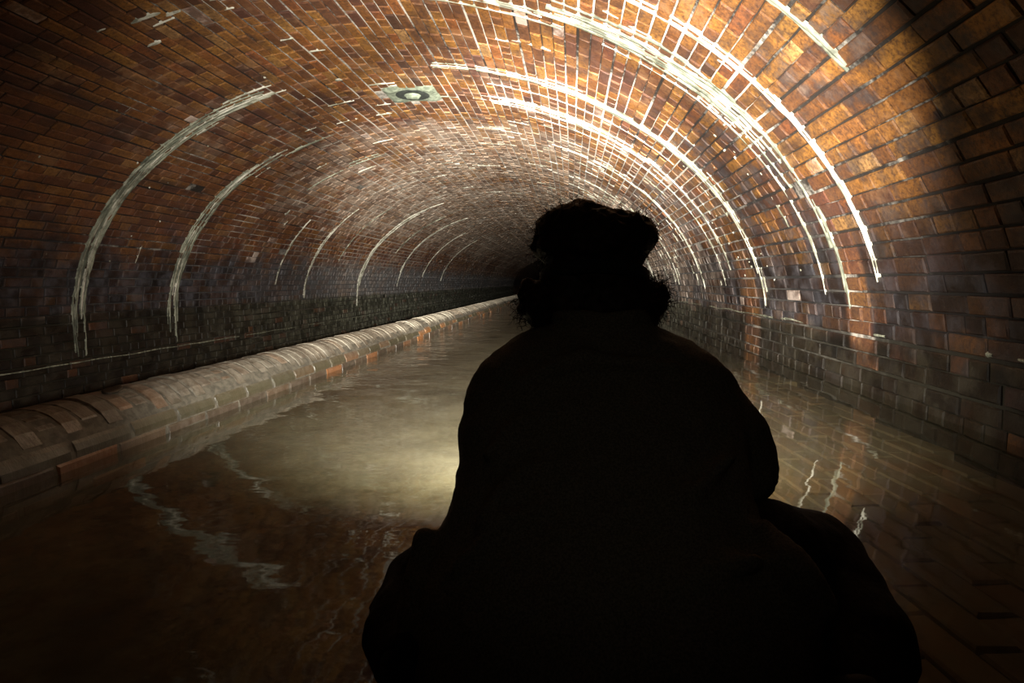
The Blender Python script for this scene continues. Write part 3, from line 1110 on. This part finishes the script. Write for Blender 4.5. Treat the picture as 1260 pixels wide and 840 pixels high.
# trousers: wide knees either side
bm = bmesh.new()
ell(bm, PEL + Vector((0, 0.02, -0.01)), (0.18, 0.11, 0.09))
chain(bm, [HIP_R, HIP_R.lerp(KN_R, 0.55) + Vector((0.02, 0, 0.015)), KN_R, KN_R.lerp(AN_R, 0.55) + Vector((0.024, -0.02, 0.010)), AN_R + Vector((0.0, 0, 0.02))], [0.100, 0.100, 0.088, 0.080, 0.060])
chain(bm, [HIP_L, HIP_L.lerp(KN_L, 0.6), KN_L, KN_L.lerp(AN_L, 0.5) + Vector((-0.012, -0.02, 0.0)), AN_L + Vector((0, 0, 0.02))], [0.095, 0.080, 0.054, 0.066, 0.055])
chain(bm, [KN_L + Vector((-0.01, 0, -0.01)), W(472, 748, .93), W(480, 795, .90), AN_L + Vector((0, 0, 0.05))], [.040, .028, .034, .040])
trousers = under(organic('trousers', bm, M_TROUSERS, None, 0.009, 5, (0.014, 0.07)), person)

# boots flat on the bed
for an, sx in ((AN_L, -1), (AN_R, 1)):
    bm = bmesh.new()
    toe = an + Vector((sx * 0.05, 0.17, 0)); toe.z = FLOOR_R + 0.040
    heel = an.copy(); heel.z = FLOOR_R + 0.045
    cap(bm, an + Vector((0, 0, 0.03)), heel, 0.052, 0.044)
    cap(bm, heel + Vector((0, -0.01, -0.002)), toe, 0.043, 0.038)
    under(organic('boot', bm, M_BOOT, None, 0.008, 3), person)

# hair: a curly mass pinched in by the strap, loose curls at its edge
bm = bmesh.new()
HB = HEAD + Vector((0, -0.012, 0))
ell(bm, W(729, 296, 1.165), (0.108, 0.110, 0.062))
ell(bm, W(712, 283, 1.165), (0.080, 0.095, 0.052))
ell(bm, W(772, 292, 1.165), (0.054, 0.085, 0.048))
ell(bm, W(685, 300, 1.165), (0.046, 0.080, 0.044))
ell(bm, W(731, 338, 1.150), (0.095, 0.080, 0.060))
ell(bm, W(730, 375, 1.135), (0.112, 0.066, 0.052))
for px_, py_, r_ in ((660, 372, .036), (668, 388, .030), (655, 358, .026), (795, 375, .038), (805, 362, .026), (790, 392, .032), (730, 400, .050), (700, 396, .040), (765, 398, .040)):
    ell(bm, W(px_, py_, 1.135), (r_, r_ * 1.1, r_), None, 14, 10)
hair = under(organic('hair', bm, M_HAIR, None, 0.008, 3, (0.022, 0.022)), person)
rr = random.Random(77)
V, F = [], []


def curl(c, n_, L, rad, turns, w):
    t = n_.orthogonal().normalized(); b = n_.cross(t)
    ph = rr.uniform(0, 6.28)
    bend = Vector((rr.uniform(-1, 1), rr.uniform(-1, 1), rr.uniform(-1.4, .5))) * 0.6
    steps = 14
    prev = None
    for i in range(steps + 1):
        u = i / steps
        a = ph + turns * 6.28 * u
        p = c + (n_ + bend * u).normalized() * L * u + (t * math.cos(a) + b * math.sin(a)) * rad * min(1, u * 3)
        ww = w * (1 - 0.6 * u)
        base = len(V)
        V.extend([p + t * ww, p - t * ww * .5 + b * ww * .87, p - t * ww * .5 - b * ww * .87])
        if prev is not None:
            for q in range(3):
                F.append((prev + q, prev + (q + 1) % 3, base + (q + 1) % 3, base + q))
        prev = base


blobs = [((729, 296), 1.165, (0.108, 0.110, 0.064)), ((712, 283), 1.165, (0.080, 0.095, 0.054)), ((772, 292), 1.165, (0.056, 0.085, 0.050)),
         ((685, 300), 1.165, (0.048, 0.080, 0.046)), ((730, 375), 1.135, (0.114, 0.066, 0.054)), ((660, 374), 1.135, (.038, .042, .038)), ((795, 376), 1.135, (.042, .044, .040)), ((803, 362), 1.135, (.028, .03, .028))]
for k in range(1500):
    (bx, by), d, r_ = blobs[k % len(blobs)]
    n_ = Vector((rr.gauss(0, 1), rr.gauss(0, 1), rr.gauss(0, 1))).normalized()
    c = W(bx, by, d) + Vector((n_.x * r_[0], n_.y * r_[1], n_.z * r_[2])) * 0.92
    curl(c, n_, rr.uniform(.010, .034), rr.uniform(.003, .008), rr.uniform(.6, 1.6), rr.uniform(.0006, .0011))
o = under(mesh_obj('curls', V, F, M_HAIR, None, True), person)
o['kind'] = 'stuff'

# ------------------------------------------------------------------ the headlamp: strap, housing, lens and its light
lamp = under(empty('headlamp', LAMP_POS), person)     # worn: moves with the head
V, F = [], []
seg = 48
SC = HEAD + Vector((0, 0.004, -0.020))
for k in range(seg):
    a = 2 * math.pi * k / seg
    for r_, z_ in ((0, -.012), (.004, -.008), (.004, .008), (0, .012)):
        V.append(SC + Vector((math.cos(a) * (0.101 + r_), math.sin(a) * (0.112 + r_), z_ - 0.022 * math.sin(a))))
for k in range(seg):
    b, c = 4 * k, 4 * ((k + 1) % seg)
    for q in range(3):
        F.append((b + q, c + q, c + q + 1, b + q + 1))
under(mesh_obj('strap', V, F, M_STRAP, None, True), lamp)
bm = bmesh.new()
c0 = Vector((LAMP_POS.x, LAMP_POS.y - 0.050, LAMP_POS.z))
bmesh.ops.create_cube(bm, size=1.0, matrix=Matrix.Translation(c0) @ Matrix.Diagonal((0.062, 0.044, 0.042, 1)))
bmesh.ops.bevel(bm, geom=bm.edges[:], offset=0.009, segments=3, affect='EDGES')
under(bm_obj('lamp_housing', bm, M_PLASTIC), lamp)
bm = bmesh.new()
bmesh.ops.create_cone(bm, cap_ends=True, segments=28, radius1=0.018, radius2=0.015, depth=0.010, matrix=Matrix.Translation(c0 + Vector((0, 0.026, 0))) @ Matrix.Rotation(R(-90), 4, 'X'))
n = N('lit_lens')
em = n.add('ShaderNodeEmission'); em.inputs[0].default_value = (*LAMP_COLOR, 1); em.inputs[1].default_value = 30.0
n.t.links.new(em.outputs[0], n.out.inputs[0])
under(bm_obj('lens', bm, n.m), lamp)
for i, (energy, cone, pit, yw, blend) in enumerate(LAMPS):
    l = bpy.data.lights.new('beam', 'SPOT')
    l.energy = energy; l.spot_size = R(cone); l.spot_blend = blend; l.color = LAMP_COLOR
    l.shadow_soft_size = 0.015
    lo = link(bpy.data.objects.new('beam', l))
    lo.location = LAMP_POS
    lo.rotation_euler = (R(90 + pit), 0, R(yw))
    under(lo, lamp)

# ------------------------------------------------------------------ small things
def coping_point(y, a):
    return Vector((WX + (WR + 0.002) * math.cos(a), y, (WR + 0.002) * math.sin(a)))


V, F = [], []
rr = random.Random(12)
for i in range(7):
    u = i / 6
    w = 0.018 * math.sin(math.pi * min(1, u * 0.9 + 0.08)) + 0.003
    for s, lift in ((-1, .010), (0, .004), (1, .012)):
        q = coping_point(1.84 + 0.09 * u + rr.uniform(-.004, .004), R(75) + s * w / WR)
        V.append(q + Vector((0.0, 0, lift * .6 + .006 * u * u)))
for i in range(6):
    for q in range(2):
        b = 3 * i + q
        F.append((b, b + 1, b + 4, b + 3))
lf = tag(mesh_obj('dead_leaf', V, F, M_DEBRIS, None, True), 'dark curled leaf stuck on the rounded top of the dividing wall', 'leaf')
so = lf.modifiers.new('thickness', 'SOLIDIFY'); so.thickness = 0.003
bm = bmesh.new()
bmesh.ops.create_icosphere(bm, subdivisions=2, radius=0.011, matrix=Matrix.Translation(W(266, 509, 2.44)))
for v in bm.verts:
    v.co += noise.noise_vector(v.co * 60) * 0.003
tag(bm_obj('pebble', bm, M_PEBBLE), 'small pale pebble caught at the waterline of the dividing wall', 'pebble')
